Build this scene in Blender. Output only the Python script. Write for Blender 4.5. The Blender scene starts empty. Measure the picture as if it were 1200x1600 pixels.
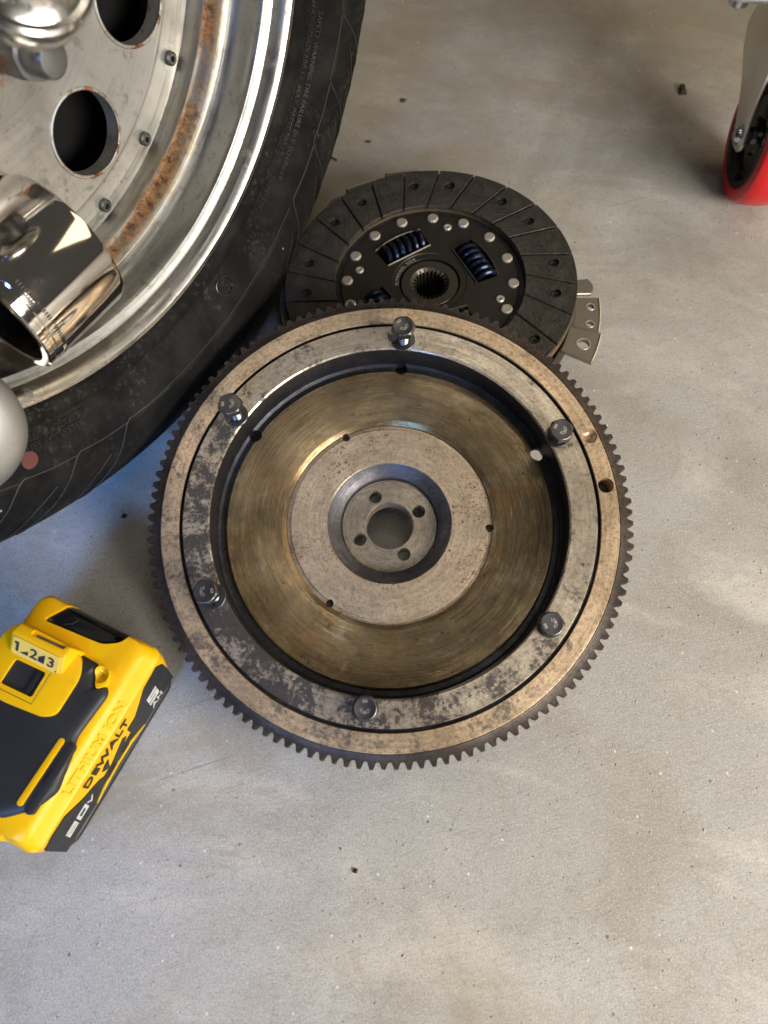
import bpy, bmesh, math, random
from math import sin, cos, pi, radians as R
from mathutils import Vector, Matrix, Quaternion
random.seed(7)
S = bpy.context.scene
COL = S.collection

# ------------------------------------------------------------------ camera
PITCH = R(65.5)
CAM_H = 0.455
cd = bpy.data.cameras.new("camera"); cam = bpy.data.objects.new("camera", cd); COL.objects.link(cam)
cam.location = (0, 0, CAM_H)
cam.rotation_euler = (pi / 2 - PITCH, 0, 0)
cd.sensor_fit = 'VERTICAL'; cd.sensor_height = 36.0; cd.sensor_width = 27.0
cd.lens = 1155.0 / 1600.0 * 36.0
cd.clip_start = 0.01; cd.clip_end = 100
cd.dof.use_dof = True; cd.dof.focus_distance = 0.455; cd.dof.aperture_fstop = 8.0
S.camera = cam

# ------------------------------------------------------------------ light
S.view_settings.view_transform = 'Standard'
S.view_settings.look = 'None'
S.view_settings.exposure = 0.0
W = bpy.data.worlds.new("World"); S.world = W; W.use_nodes = True
W.node_tree.nodes["Background"].inputs[0].default_value = (1.0, 0.93, 0.84, 1)
W.node_tree.nodes["Background"].inputs[1].default_value = 0.07

def area(name, loc, target, size, power, color):
    l = bpy.data.lights.new(name, 'AREA'); l.shape = 'RECTANGLE'; l.size, l.size_y = size
    l.energy = power; l.color = color
    o = bpy.data.objects.new(name, l); COL.objects.link(o); o.location = loc
    o.rotation_euler = (Vector(target) - Vector(loc)).to_track_quat('-Z', 'Y').to_euler()
    return o
area("doorway_daylight", (0.95, -0.62, 0.64), (0.18, -0.06, 0), (0.9, 0.5), 32, (1.0, 0.945, 0.86))
area("unseen_lamp", (1.15, 0.85, 0.95), (0.0, 0.2, 0), (0.9, 0.6), 4.5, (1.0, 0.80, 0.52))
area("unseen_lamp", (0.38, 0.82, 2.0), (0.0, 0.25, 0), (0.7, 0.09), 2.6, (1.0, 0.90, 0.74))  # unseen strip, added overhead to draw a fan highlight on the flywheel
area("unseen_lamp", (0.40, -0.15, 2.0), (0.0, 0.25, 0), (0.7, 0.09), 2.0, (1.0, 0.93, 0.84))  # second added strip, also unseen, for highlights on turned steel and chrome
w_ = area("window_daylight", (-0.52, -1.05, 0.75), (-0.235, 0.175, 0), (0.40, 0.35), 0.50, (0.20, 0.44, 1.0))
w_.data.spread = R(18)

# ------------------------------------------------------------------ helpers
def link(name, me, mat=None, parent=None, kind=None, loc=None, rot=None):
    if isinstance(me, bmesh.types.BMesh):
        bm = me
        bmesh.ops.recalc_face_normals(bm, faces=bm.faces)
        for f in bm.faces: f.smooth = True
        for e in bm.edges:
            if len(e.link_faces) == 2:
                e.smooth = e.calc_face_angle(0) < 0.56
        me = bpy.data.meshes.new(name); bm.to_mesh(me); bm.free()
    o = bpy.data.objects.new(name, me); COL.objects.link(o)
    if mat and not me.materials: me.materials.append(mat)
    if parent: o.parent = parent
    if kind: o['kind'] = kind
    if loc is not None: o.location = loc
    if rot is not None: o.rotation_euler = rot
    return o

def thing(name, label, cat, mat4, group=None):
    o = bpy.data.objects.new(name, None); COL.objects.link(o)
    o.empty_display_size = 0.02
    o.matrix_world = mat4
    o['label'] = label; o['category'] = cat
    if group: o['group'] = group
    return o

def tag(o, label, cat, group=None):
    o['label'] = label; o['category'] = cat
    if group: o['group'] = group
    return o

def frame(origin, x, y, z):
    m = Matrix.Identity(4)
    for i, v in enumerate((x, y, z)):
        for k in range(3): m[k][i] = v[k]
    for k in range(3): m[k][3] = origin[k]
    return m

def lathe(prof, seg=128, closed=True, bm=None, zfun=None):
    """revolve (r, z) points about local Z"""
    bm = bm or bmesh.new(); rings = []
    for r, z in prof:
        if r < 1e-6: rings.append([bm.verts.new((0, 0, z))])
        else: rings.append([bm.verts.new((r * cos(2 * pi * k / seg), r * sin(2 * pi * k / seg), z)) for k in range(seg)])
    n = len(prof)
    for i in range(n if closed else n - 1):
        a, b = rings[i], rings[(i + 1) % n]
        if len(a) == 1 and len(b) == 1: continue
        for k in range(seg):
            k2 = (k + 1) % seg
            if len(a) == 1: bm.faces.new((a[0], b[k], b[k2]))
            elif len(b) == 1: bm.faces.new((a[k], b[0], a[k2]))
            else: bm.faces.new((a[k], b[k], b[k2], a[k2]))
    return bm

def prism(pts, z0, z1, bm=None, top_inset=0.0, scale_c=None):
    """extrude a 2D polygon from z0 to z1"""
    bm = bm or bmesh.new(); n = len(pts)
    a = [bm.verts.new((x, y, z0)) for x, y in pts]
    b = [bm.verts.new((x, y, z1)) for x, y in pts]
    bm.faces.new(list(reversed(a))); bm.faces.new(b)
    for i in range(n):
        j = (i + 1) % n; bm.faces.new((a[i], a[j], b[j], b[i]))
    return bm

def bevel_all(bm, w, seg=2, ang=0.5):
    bmesh.ops.recalc_face_normals(bm, faces=bm.faces)
    es = [e for e in bm.edges if len(e.link_faces) == 2 and e.calc_face_angle(0) > ang]
    bmesh.ops.bevel(bm, geom=es, offset=w, segments=seg, profile=0.6, affect='EDGES', clamp_overlap=True)
    return bm

def box(x0, x1, y0, y1, z0, z1, bm=None):
    return prism([(x0, y0), (x1, y0), (x1, y1), (x0, y1)], z0, z1, bm)

def rrect(x0, x1, y0, y1, r, n=5):
    out = []
    for cx, cy, a0 in ((x1 - r, y0 + r, -90), (x1 - r, y1 - r, 0), (x0 + r, y1 - r, 90), (x0 + r, y0 + r, 180)):
        for k in range(n + 1):
            a = R(a0 + 90 * k / n); out.append((cx + r * cos(a), cy + r * sin(a)))
    return out

def round_poly(pts, r, n=4):
    out = []; m = len(pts)
    for i in range(m):
        p0, p1, p2 = Vector(pts[i - 1]), Vector(pts[i]), Vector(pts[(i + 1) % m])
        d0, d1 = (p0 - p1), (p2 - p1)
        q = min(r, d0.length * .45, d1.length * .45)
        a, b = p1 + d0.normalized() * q, p1 + d1.normalized() * q
        for k in range(n + 1):
            t = k / n
            v = a * (1 - t) ** 2 + p1 * 2 * t * (1 - t) + b * t * t
            out.append((v.x, v.y))
    return out

def loft(sections, bm=None, cap=True):
    bm = bm or bmesh.new(); rings = [[bm.verts.new(p) for p in s] for s in sections]
    for a, b in zip(rings[:-1], rings[1:]):
        n = len(a)
        for k in range(n): bm.faces.new((a[k], a[(k + 1) % n], b[(k + 1) % n], b[k]))
    if cap:
        bm.faces.new(list(reversed(rings[0]))); bm.faces.new(rings[-1])
    return bm

def tube(path, r, seg=8, bm=None, closed=False):
    bm = bm or bmesh.new(); rings = []; n = len(path)
    path = [Vector(p) for p in path]; prev = None
    for i, p in enumerate(path):
        if closed: t = path[(i + 1) % n] - path[i - 1]
        else: t = path[min(i + 1, n - 1)] - path[max(i - 1, 0)]
        t.normalize()
        if prev is None:
            u = t.orthogonal().normalized()
        else:
            u = (prev - t * prev.dot(t)).normalized()
        prev = u; v = t.cross(u)
        rings.append([bm.verts.new(p + u * r * cos(2 * pi * k / seg) + v * r * sin(2 * pi * k / seg)) for k in range(seg)])
    rng = range(n if closed else n - 1)
    for i in rng:
        a, b = rings[i], rings[(i + 1) % n]
        for k in range(seg): bm.faces.new((a[k], a[(k + 1) % seg], b[(k + 1) % seg], b[k]))
    if not closed:
        bm.faces.new(list(reversed(rings[0]))); bm.faces.new(rings[-1])
    return bm

def cyl_bm(x, y, r, z0, z1, seg=24, bm=None):
    return prism([(x + r * cos(2 * pi * k / seg), y + r * sin(2 * pi * k / seg)) for k in range(seg)], z0, z1, bm)

def cut(o, cutter_bm):
    """boolean difference, applied"""
    bmesh.ops.recalc_face_normals(cutter_bm, faces=cutter_bm.faces)
    me = bpy.data.meshes.new("cutter"); cutter_bm.to_mesh(me); cutter_bm.free()
    c = bpy.data.objects.new("cutter", me); COL.objects.link(c)
    keep = (o.parent, o.location.copy(), o.rotation_euler.copy())
    o.parent = None; o.location = (0, 0, 0); o.rotation_euler = (0, 0, 0)
    m = o.modifiers.new("cut", 'BOOLEAN'); m.object = c; m.operation = 'DIFFERENCE'; m.solver = 'EXACT'
    bpy.context.view_layer.update()
    dg = bpy.context.evaluated_depsgraph_get()
    new = bpy.data.meshes.new_from_object(o.evaluated_get(dg))
    o.modifiers.clear(); old = o.data; nm = old.name; mats = [mm for mm in old.materials]
    o.data = new; bpy.data.meshes.remove(old); new.name = nm
    bpy.data.objects.remove(c); bpy.data.meshes.remove(me)
    bm = bmesh.new(); bm.from_mesh(new)
    for f in bm.faces: f.smooth = True
    for e in bm.edges:
        e.smooth = len(e.link_faces) == 2 and e.calc_face_angle(0) < 0.56
    bm.to_mesh(new); bm.free()
    o.parent = keep[0]; o.location = keep[1]; o.rotation_euler = keep[2]
    return o

_tc = {}
def text_bm(body, size=1.0, depth=0.05, bold=0.0, spacing=1.0, shear=0.0, res=3):
    """3D letters, centred in x, baseline y=0, z 0..depth"""
    cu = bpy.data.curves.new("lettering", 'FONT'); cu.body = body; cu.size = size
    cu.align_x = 'CENTER'; cu.extrude = depth / 2; cu.offset = bold; cu.space_character = spacing
    cu.shear = shear; cu.resolution_u = res
    o = bpy.data.objects.new("lettering", cu); COL.objects.link(o)
    bpy.context.view_layer.update()
    me = bpy.data.meshes.new_from_object(o.evaluated_get(bpy.context.evaluated_depsgraph_get()))
    bpy.data.objects.remove(o); bpy.data.curves.remove(cu)
    bm = bmesh.new(); bm.from_mesh(me); bpy.data.meshes.remove(me)
    for v in bm.verts: v.co.z += depth / 2
    return bm

def arc_text(body, size, depth, r, ang_c, zf, flip=False, bold=0.0, spacing=1.0):
    """letters bent along a circle of radius r; tops outward (flip: tops inward); zf(r) gives the height"""
    bm = text_bm(body, size, depth, bold, spacing)
    for v in bm.verts:
        x, y, z = v.co
        if flip: a = ang_c + x / r; rr = r - y
        else: a = ang_c - x / r; rr = r + y
        v.co = (rr * cos(a), rr * sin(a), zf(rr) + z)
    return bm

# ------------------------------------------------------------------ material helper
class G:
    def __init__(s, name, base=(.5, .5, .5), metal=0.0, rough=0.5, spec=0.5):
        s.m = bpy.data.materials.new(name); s.m.use_nodes = True; s.t = s.m.node_tree
        s.b = s.t.nodes["Principled BSDF"]
        s.set(base=base, metal=metal, rough=rough); s.b.inputs['Specular IOR Level'].default_value = spec
        s._c = None
    def plug(s, v, sock):
        if hasattr(v, 'default_value') and hasattr(v, 'is_output'): s.t.links.new(v, sock)
        elif isinstance(v, (tuple, list)) and len(v) == 3 and sock.type == 'RGBA': sock.default_value = (*v, 1)
        else: sock.default_value = v
    def set(s, base=None, metal=None, rough=None):
        for k, v in (('Base Color', base), ('Metallic', metal), ('Roughness', rough)):
            if v is not None: s.plug(v, s.b.inputs[k])
        return s
    def node(s, t, **ins):
        n = s.t.nodes.new(t)
        for k, v in ins.items(): s.plug(v, n.inputs[k])
        return n
    def coord(s):
        if s._c is None: s._c = s.t.nodes.new('ShaderNodeTexCoord').outputs['Object']
        return s._c
    def math(s, op, a, b=0.0, c=0.0, clamp=False):
        n = s.t.nodes.new('ShaderNodeMath'); n.operation = op; n.use_clamp = clamp
        for i, v in enumerate((a, b, c)): s.plug(v, n.inputs[i])
        return n.outputs[0]
    def noise(s, scale, detail=4, rough=.55, vec=None, dist=0.0):
        n = s.t.nodes.new('ShaderNodeTexNoise'); s.plug(vec if vec is not None else s.coord(), n.inputs['Vector'])
        n.inputs['Scale'].default_value = scale; n.inputs['Detail'].default_value = detail
        n.inputs['Roughness'].default_value = rough; n.inputs['Distortion'].default_value = dist
        return n.outputs[0]
    def voro(s, scale, vec=None, feature='F1', rnd=1.0):
        n = s.t.nodes.new('ShaderNodeTexVoronoi'); n.feature = feature
        s.plug(vec if vec is not None else s.coord(), n.inputs['Vector']); n.inputs['Scale'].default_value = scale
        n.inputs['Randomness'].default_value = rnd
        return n
    def ss(s, v, a, b, lo=0.0, hi=1.0):
        n = s.t.nodes.new('ShaderNodeMapRange'); n.interpolation_type = 'SMOOTHSTEP'
        s.plug(v, n.inputs[0])
        for i, q in enumerate((a, b, lo, hi)): n.inputs[i + 1].default_value = q
        return n.outputs[0]
    def mix(s, f, a, b, mode='MIX'):
        n = s.t.nodes.new('ShaderNodeMix'); n.data_type = 'RGBA'; n.blend_type = mode
        s.plug(f, n.inputs[0]); s.plug(a, n.inputs[6]); s.plug(b, n.inputs[7])
        return n.outputs[2]
    def mixf(s, f, a, b):
        n = s.t.nodes.new('ShaderNodeMix'); n.data_type = 'FLOAT'
        s.plug(f, n.inputs[0]); s.plug(a, n.inputs[2]); s.plug(b, n.inputs[3])
        return n.outputs[0]
    def sep(s, v=None):
        n = s.t.nodes.new('ShaderNodeSeparateXYZ'); s.plug(v if v is not None else s.coord(), n.inputs[0]); return n.outputs
    def comb(s, x, y, z):
        n = s.t.nodes.new('ShaderNodeCombineXYZ')
        for i, v in enumerate((x, y, z)): s.plug(v, n.inputs[i])
        return n.outputs[0]
    def polar(s):
        x, y, z = s.sep()
        r = s.math('SQRT', s.math('ADD', s.math('MULTIPLY', x, x), s.math('MULTIPLY', y, y)))
        return r, s.math('DIVIDE', x, r), s.math('DIVIDE', y, r), z
    def scalev(s, sx, sy, sz, rotz=0):
        m1 = s.t.nodes.new('ShaderNodeMapping'); s.plug(s.coord(), m1.inputs[0]); m1.inputs['Rotation'].default_value = (0, 0, rotz)
        n = s.t.nodes.new('ShaderNodeMapping'); s.t.links.new(m1.outputs[0], n.inputs[0])
        n.inputs['Scale'].default_value = (sx, sy, sz)
        return n.outputs[0]
    def bump(s, h, dist=0.001, strength=1.0, prev=None):
        n = s.t.nodes.new('ShaderNodeBump'); n.inputs['Distance'].default_value = dist
        n.inputs['Strength'].default_value = strength; s.plug(h, n.inputs['Height'])
        if prev is not None: s.t.links.new(prev, n.inputs['Normal'])
        s.t.links.new(n.outputs[0], s.b.inputs['Normal']); return n.outputs[0]
    def aniso(s, amt, rot=0.0):
        t = s.t.nodes.new('ShaderNodeTangent'); t.direction_type = 'RADIAL'; t.axis = 'Z'
        s.t.links.new(t.outputs[0], s.b.inputs['Tangent'])
        s.b.inputs['Anisotropic'].default_value = amt; s.b.inputs['Anisotropic Rotation'].default_value = rot

def turned_metal(name, light, mid, dark, dark_lo, dark_hi, rough=.38, groove=2600, metal=.85, rust=.6, rustcol=(.16, .06, .02), bump=.00006, an=.6, pit=.5, blotch=55, side=0.0, score=.45):
    g = G(name, metal=metal, rough=rough)
    r, cx, cy, z = g.polar()
    gv = g.comb(g.math('MULTIPLY', r, groove), g.math('MULTIPLY', cx, 2.2), g.math('MULTIPLY', cy, 2.2))
    gro = g.noise(1.0, 4, .65, gv)
    gv2 = g.comb(g.math('MULTIPLY', r, groove * .28), g.math('MULTIPLY', cx, 1.3), g.math('MULTIPLY', cy, 1.3))
    gro2 = g.noise(1.0, 4, .65, gv2)
    big = g.noise(24, 6, .65)
    fine = g.noise(420, 5, .7); vfine = g.noise(1100, 3, .6)
    patch = g.noise(blotch, 8, .74, dist=.5)
    c = g.mix(g.ss(big, .33, .66), mid, light)
    c = g.mix(g.math('MULTIPLY', g.ss(gro2, .42, .62), score), c, tuple(k * .42 for k in light))
    c = g.mix(g.math('MULTIPLY', g.ss(gro, .45, .62), .35), c, tuple(k * .5 for k in light))
    c = g.mix(g.math('MULTIPLY', g.ss(fine, .48, .68), pit), c, tuple(k * .40 for k in mid))
    c = g.mix(g.math('MULTIPLY', g.ss(vfine, .52, .66), pit * .8), c, tuple(k * .35 for k in mid))
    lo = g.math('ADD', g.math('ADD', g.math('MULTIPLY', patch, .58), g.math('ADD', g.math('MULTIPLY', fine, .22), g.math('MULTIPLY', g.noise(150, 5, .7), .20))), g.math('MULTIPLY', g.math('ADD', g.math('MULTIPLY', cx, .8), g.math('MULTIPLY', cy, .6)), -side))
    c = g.mix(g.math('MULTIPLY', g.ss(lo, dark_lo - .10, dark_lo + .03), .42), c, tuple(k * .42 for k in mid))
    dm = g.ss(lo, dark_lo, dark_hi)
    if name.startswith('glazed'):
        sv = g.comb(g.math('MULTIPLY', r, 2400), g.math('MULTIPLY', cx, 5.5), g.math('MULTIPLY', cy, 5.5))
        scr = g.noise(1.0, 3, .6, sv)
        c = g.mix(g.math('MULTIPLY', g.ss(scr, .55, .66), g.ss(g.noise(21, 4, .65), .46, .66, 0, .6)), c, (.80, .64, .40))
        c = g.mix(g.math('MULTIPLY', g.ss(scr, .46, .36), g.ss(g.noise(17, 4, .65), .40, .66, .08, .7)), c, (.05, .034, .018))
        pv = g.voro(190); ptm = g.math('MULTIPLY', g.ss(pv.outputs['Distance'], .22, .08), g.ss(g.sep(pv.outputs['Color'])[0], .72, .76))
        c = g.mix(g.math('MULTIPLY', ptm, .75), c, (.03, .022, .014))
        c = g.mix(g.math('MULTIPLY', g.ss(g.noise(19, 6, .7, dist=.6), .50, .66), .65), c, (.27, .14, .05))
        c = g.mix(g.math('MULTIPLY', g.ss(g.noise(33, 5, .7, dist=.4), .55, .72), .5), c, (.56, .47, .33))
    else:
        c = g.mix(g.math('MULTIPLY', g.ss(g.noise(17, 5, .65, dist=.4), .50, .72), .40), c, tuple(k * .42 for k in mid))
    dcol = g.mix(g.ss(vfine, .4, .65), dark, tuple(k * 2.2 for k in dark))
    c = g.mix(g.math('MULTIPLY', dm, .92), c, dcol)
    rs = g.math('MULTIPLY', g.ss(g.noise(620, 3, .55), .58, .64), g.ss(g.noise(38, 3), .42, .58))
    c = g.mix(g.math('MULTIPLY', rs, rust), c, rustcol)
    g.set(base=c, rough=g.mixf(dm, g.mixf(g.ss(gro, .3, .7), rough - .06, rough + .12), .5),
          metal=g.mixf(g.math('MAXIMUM', g.math('MULTIPLY', dm, .5), rs), metal, .25))
    g.bump(g.math('ADD', g.math('ADD', gro, gro2), g.math('ADD', g.math('MULTIPLY', dm, -.5), g.math('MULTIPLY', fine, .5))), bump)
    if an: g.aniso(an, .25)
    return g.m

def simple_metal(name, col, rough=.35, metal=1.0, dirt=.4, dcol=(.03, .025, .02), scale=120, bump=.00005):
    g = G(name, metal=metal, rough=rough)
    n = g.noise(scale, 6, .65)
    d = g.math('MULTIPLY', g.ss(n, .5, .72), dirt)
    g.set(base=g.mix(d, col, dcol), rough=g.mixf(d, rough, min(.9, rough + .35)))
    g.bump(g.noise(scale * 4, 4, .6), bump)
    return g.m

def plastic(name, col, rough=.4, grain=900, bump=.00004, dirt=.12, spec=.5):
    g = G(name, rough=rough, spec=spec)
    n = g.noise(70, 6, .65)
    g.set(base=g.mix(g.math('MULTIPLY', g.ss(n, .52, .78), dirt), col, tuple(k * .35 for k in col)),
          rough=g.mixf(g.ss(g.noise(35, 5), .35, .7), rough - .05, rough + .1))
    g.bump(g.noise(grain, 3, .5), bump)
    return g.m

# ------------------------------------------------------------------ materials
def concrete():
    g = G("concrete", rough=.8, spec=.3)
    big = g.noise(2.3, 5, .55); mid = g.noise(11, 6, .6, dist=.6); fine = g.noise(210, 6, .75); vf = g.noise(760, 3, .65); ef = g.noise(1300, 2, .6)
    c = g.mix(g.ss(big, .35, .68), (.415, .405, .385), (.505, .50, .49))
    c = g.mix(g.math('MULTIPLY', g.ss(mid, .40, .66), .60), c, (.33, .305, .265))
    c = g.mix(g.math('MULTIPLY', g.ss(g.noise(6, 6, .65, g.scalev(1, 2.6, 1, .25), .8), .46, .68), .62), c, (.66, .625, .56))
    c = g.mix(g.math('MULTIPLY', g.ss(fine, .47, .70), .34), c, (.22, .205, .185))
    c = g.mix(g.math('MULTIPLY', g.ss(vf, .50, .68), .38), c, (.74, .72, .68))
    c = g.mix(g.math('MULTIPLY', g.ss(g.noise(930, 3, .6), .50, .66), .42), c, (.19, .175, .16))
    c = g.mix(g.math('MULTIPLY', g.ss(ef, .52, .66), .30), c, (.12, .11, .10))
    # trowel streaks, slightly slanted
    st = g.noise(1.0, 4, .6, g.scalev(45, 620, 1, R(-16)))
    c = g.mix(g.math('MULTIPLY', g.ss(st, .56, .70), .26), c, (.20, .185, .17))
    sc = g.noise(1.0, 3, .5, g.scalev(7, 420, 1, R(-18)))
    c = g.mix(g.math('MULTIPLY', g.math('MULTIPLY', g.ss(sc, .68, .71), g.ss(g.noise(9, 3), .52, .60)), .45), c, (.13, .12, .11))
    # pits and pale flecks
    wob = g.t.nodes.new('ShaderNodeVectorMath'); wob.operation = 'MULTIPLY_ADD'
    nz = g.t.nodes.new('ShaderNodeTexNoise'); nz.inputs['Scale'].default_value = 500; g.t.links.new(g.coord(), nz.inputs['Vector'])
    g.t.links.new(nz.outputs['Color'], wob.inputs[0]); wob.inputs[1].default_value = (.0016, .0016, 0); g.t.links.new(g.coord(), wob.inputs[2])
    wv = wob.outputs[0]
    vo = g.voro(250, wv); pit = g.math('MULTIPLY', g.ss(vo.outputs['Distance'], .17, .06), g.ss(g.sep(vo.outputs['Color'])[0], .80, .82))
    c = g.mix(g.math('MULTIPLY', pit, .5), c, (.11, .10, .09))
    v2 = g.voro(170, wv); fl = g.math('MULTIPLY', g.ss(v2.outputs['Distance'], .17, .06), g.ss(g.sep(v2.outputs['Color'])[1], .90, .91))
    c = g.mix(g.math('MULTIPLY', fl, .75), c, (.85, .84, .80))
    v3 = g.voro(75, wv); pit3 = g.math('MULTIPLY', g.ss(v3.outputs['Distance'], .09, .04), g.ss(g.sep(v3.outputs['Color'])[2], .965, .97))
    c = g.mix(g.math('MULTIPLY', pit3, .7), c, (.09, .08, .07))
    stain = g.math('MULTIPLY', g.ss(g.noise(4.3, 6, .68, dist=.7), .50, .68), .60)
    c = g.mix(stain, c, (.30, .245, .16))
    # mottled brown grime; its rise towards the back stands in for light falloff
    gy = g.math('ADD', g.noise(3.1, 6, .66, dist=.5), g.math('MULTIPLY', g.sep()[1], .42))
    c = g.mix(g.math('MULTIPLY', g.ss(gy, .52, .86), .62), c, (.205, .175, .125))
    g.set(base=c, rough=g.mixf(g.ss(mid, .3, .7), .60, .86))
    h = g.math('ADD', g.math('ADD', g.math('MULTIPLY', fine, .6), g.math('MULTIPLY', vf, .5)), g.math('ADD', g.math('MULTIPLY', pit, -1.6), g.math('MULTIPLY', st, .4)))
    g.bump(h, .00022)
    return g.m
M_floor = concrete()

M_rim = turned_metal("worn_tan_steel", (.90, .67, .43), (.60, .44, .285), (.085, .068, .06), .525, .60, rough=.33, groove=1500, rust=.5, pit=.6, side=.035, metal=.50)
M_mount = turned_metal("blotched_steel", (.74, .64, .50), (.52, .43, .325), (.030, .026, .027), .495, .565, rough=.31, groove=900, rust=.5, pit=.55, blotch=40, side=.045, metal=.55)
M_fric = turned_metal("glazed_friction_steel", (.56, .42, .235), (.215, .155, .083), (.035, .030, .018), .515, .66, rough=.24, groove=1100, rust=.35, bump=.00012, an=.85, pit=.4, blotch=22, metal=.70, score=.75)
M_inner = turned_metal("pitted_plate_steel", (.80, .64, .46), (.58, .45, .32), (.14, .10, .085), .56, .66, rough=.33, groove=2200, rust=1.0, rustcol=(.17, .06, .022), pit=.6, metal=.55)
M_hub = turned_metal("machined_hub_steel", (.66, .57, .45), (.50, .42, .325), (.10, .08, .06), .58, .68, rough=.26, groove=1500, rust=.5, metal=.75)
M_gear = turned_metal("gear_tooth_steel", (.125, .102, .09), (.075, .06, .052), (.025, .02, .017), .55, .66, rough=.42, groove=1800, rust=.3, metal=.8, an=0)
M_dim = turned_metal("blue_reflection_steel", (.20, .195, .21), (.13, .12, .125), (.04, .036, .036), .50, .64, rough=.46, groove=1600, rust=.1, an=0)  # dark bluish tone paints in the blue reflection on the hub chamfer
M_wall = turned_metal("oily_recess_steel", (.095, .098, .115), (.045, .045, .053), (.010, .010, .011), .47, .58, rough=.36, groove=1600, rust=.3, an=0, metal=.7, blotch=70)
M_zinc = simple_metal("bolt_steel", (.13, .125, .132), .36, .95, .35, scale=260)
M_zincb = simple_metal("bright_bolt_steel", (.30, .31, .33), .34, 1.0, .25, scale=260)
M_stamp = simple_metal("stamped_mark", (.60, .57, .54), .4, .9, .2)
M_lining = None
def lining():
    g = G("friction_lining", rough=.55, spec=.45)
    f = g.noise(260, 6, .7); b = g.noise(60, 6, .65, dist=.5)
    c = g.mix(g.ss(f, .35, .7), (.013, .0115, .0095), (.040, .035, .029))
    c = g.mix(g.math('MULTIPLY', g.ss(b, .5, .7), .6), c, (.06, .051, .04))
    fib = g.noise(1.0, 3, .6, g.scalev(90, 800, 1, .6))
    c = g.mix(g.math('MULTIPLY', g.ss(fib, .60, .72), .5), c, (.12, .10, .085))
    c = g.mix(g.math('MULTIPLY', g.math('MULTIPLY', g.ss(g.noise(900, 2, .5), .60, .70), g.ss(g.noise(30, 4), .4, .6)), .6), c, (.26, .23, .19))
    c = g.mix(g.math('MULTIPLY', g.ss(g.noise(24, 5, .7), .46, .68), .35), c, (.085, .070, .052))
    g.set(base=c, rough=g.mixf(g.ss(b, .4, .65), .62, .38)); g.bump(g.math('ADD', f, fib), .0003)
    return g.m
M_lining = lining()
M_carrier = simple_metal("brown_carrier_edge", (.20, .125, .06), .5, .6, .5, scale=160)
M_clutch = simple_metal("oiled_dark_steel", (.055, .049, .041), .40, .75, .5, scale=60)
M_clutch2 = simple_metal("oiled_grey_steel", (.105, .092, .075), .36, .8, .4, scale=80)
M_rivet = simple_metal("silver_rivet", (.66, .61, .53), .42, .8, .15, scale=300)
M_brass = simple_metal("dark_rivet", (.035, .03, .025), .5, .6, .4)
M_spring = simple_metal("blue_spring_steel", (.020, .027, .050), .28, .8, .25, (.01, .012, .02))
M_cover = simple_metal("pressed_cover_steel", (.27, .25, .21), .42, .75, .5, (.10, .10, .08), scale=70)
M_black = G("flat_black", (.006, .006, .006), 0, .7, .2).m  # plain near-black for the surfaces behind openings

def rubber():
    g = G("tyre_rubber", rough=.7, spec=.12)
    n = g.noise(38, 6, .65); f = g.noise(700, 4, .6)
    c = g.mix(g.ss(n, .38, .7), (.006, .0057, .0054), (.0145, .0138, .0123))
    c = g.mix(g.math('MULTIPLY', g.ss(g.noise(9, 4), .5, .7), .5), c, (.021, .019, .0155))
    c = g.mix(g.math('MULTIPLY', g.math('MULTIPLY', g.ss(g.noise(300, 4, .7), .52, .66), g.ss(g.noise(20, 4, .65), .44, .62)), .45), c, (.075, .066, .050))
    v = g.voro(120); fl = g.math('MULTIPLY', g.ss(v.outputs['Distance'], .14, .06), g.ss(g.sep(v.outputs['Color'])[0], .96, .965))
    c = g.mix(g.math('MULTIPLY', fl, .8), c, (.42, .40, .37))
    g.set(base=c, rough=g.mixf(g.ss(n, .3, .7), .85, .62)); g.bump(g.math('ADD', f, g.noise(60, 5, .6)), .0003)
    return g.m
M_rubber = rubber()
M_rib = plastic("rubber_rib", (.030, .028, .025), .6)
M_letter = plastic("rubber_letter", (.006, .006, .006), .3)
M_red = plastic("red_paint_dot", (.10, .026, .020), .75)

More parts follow.
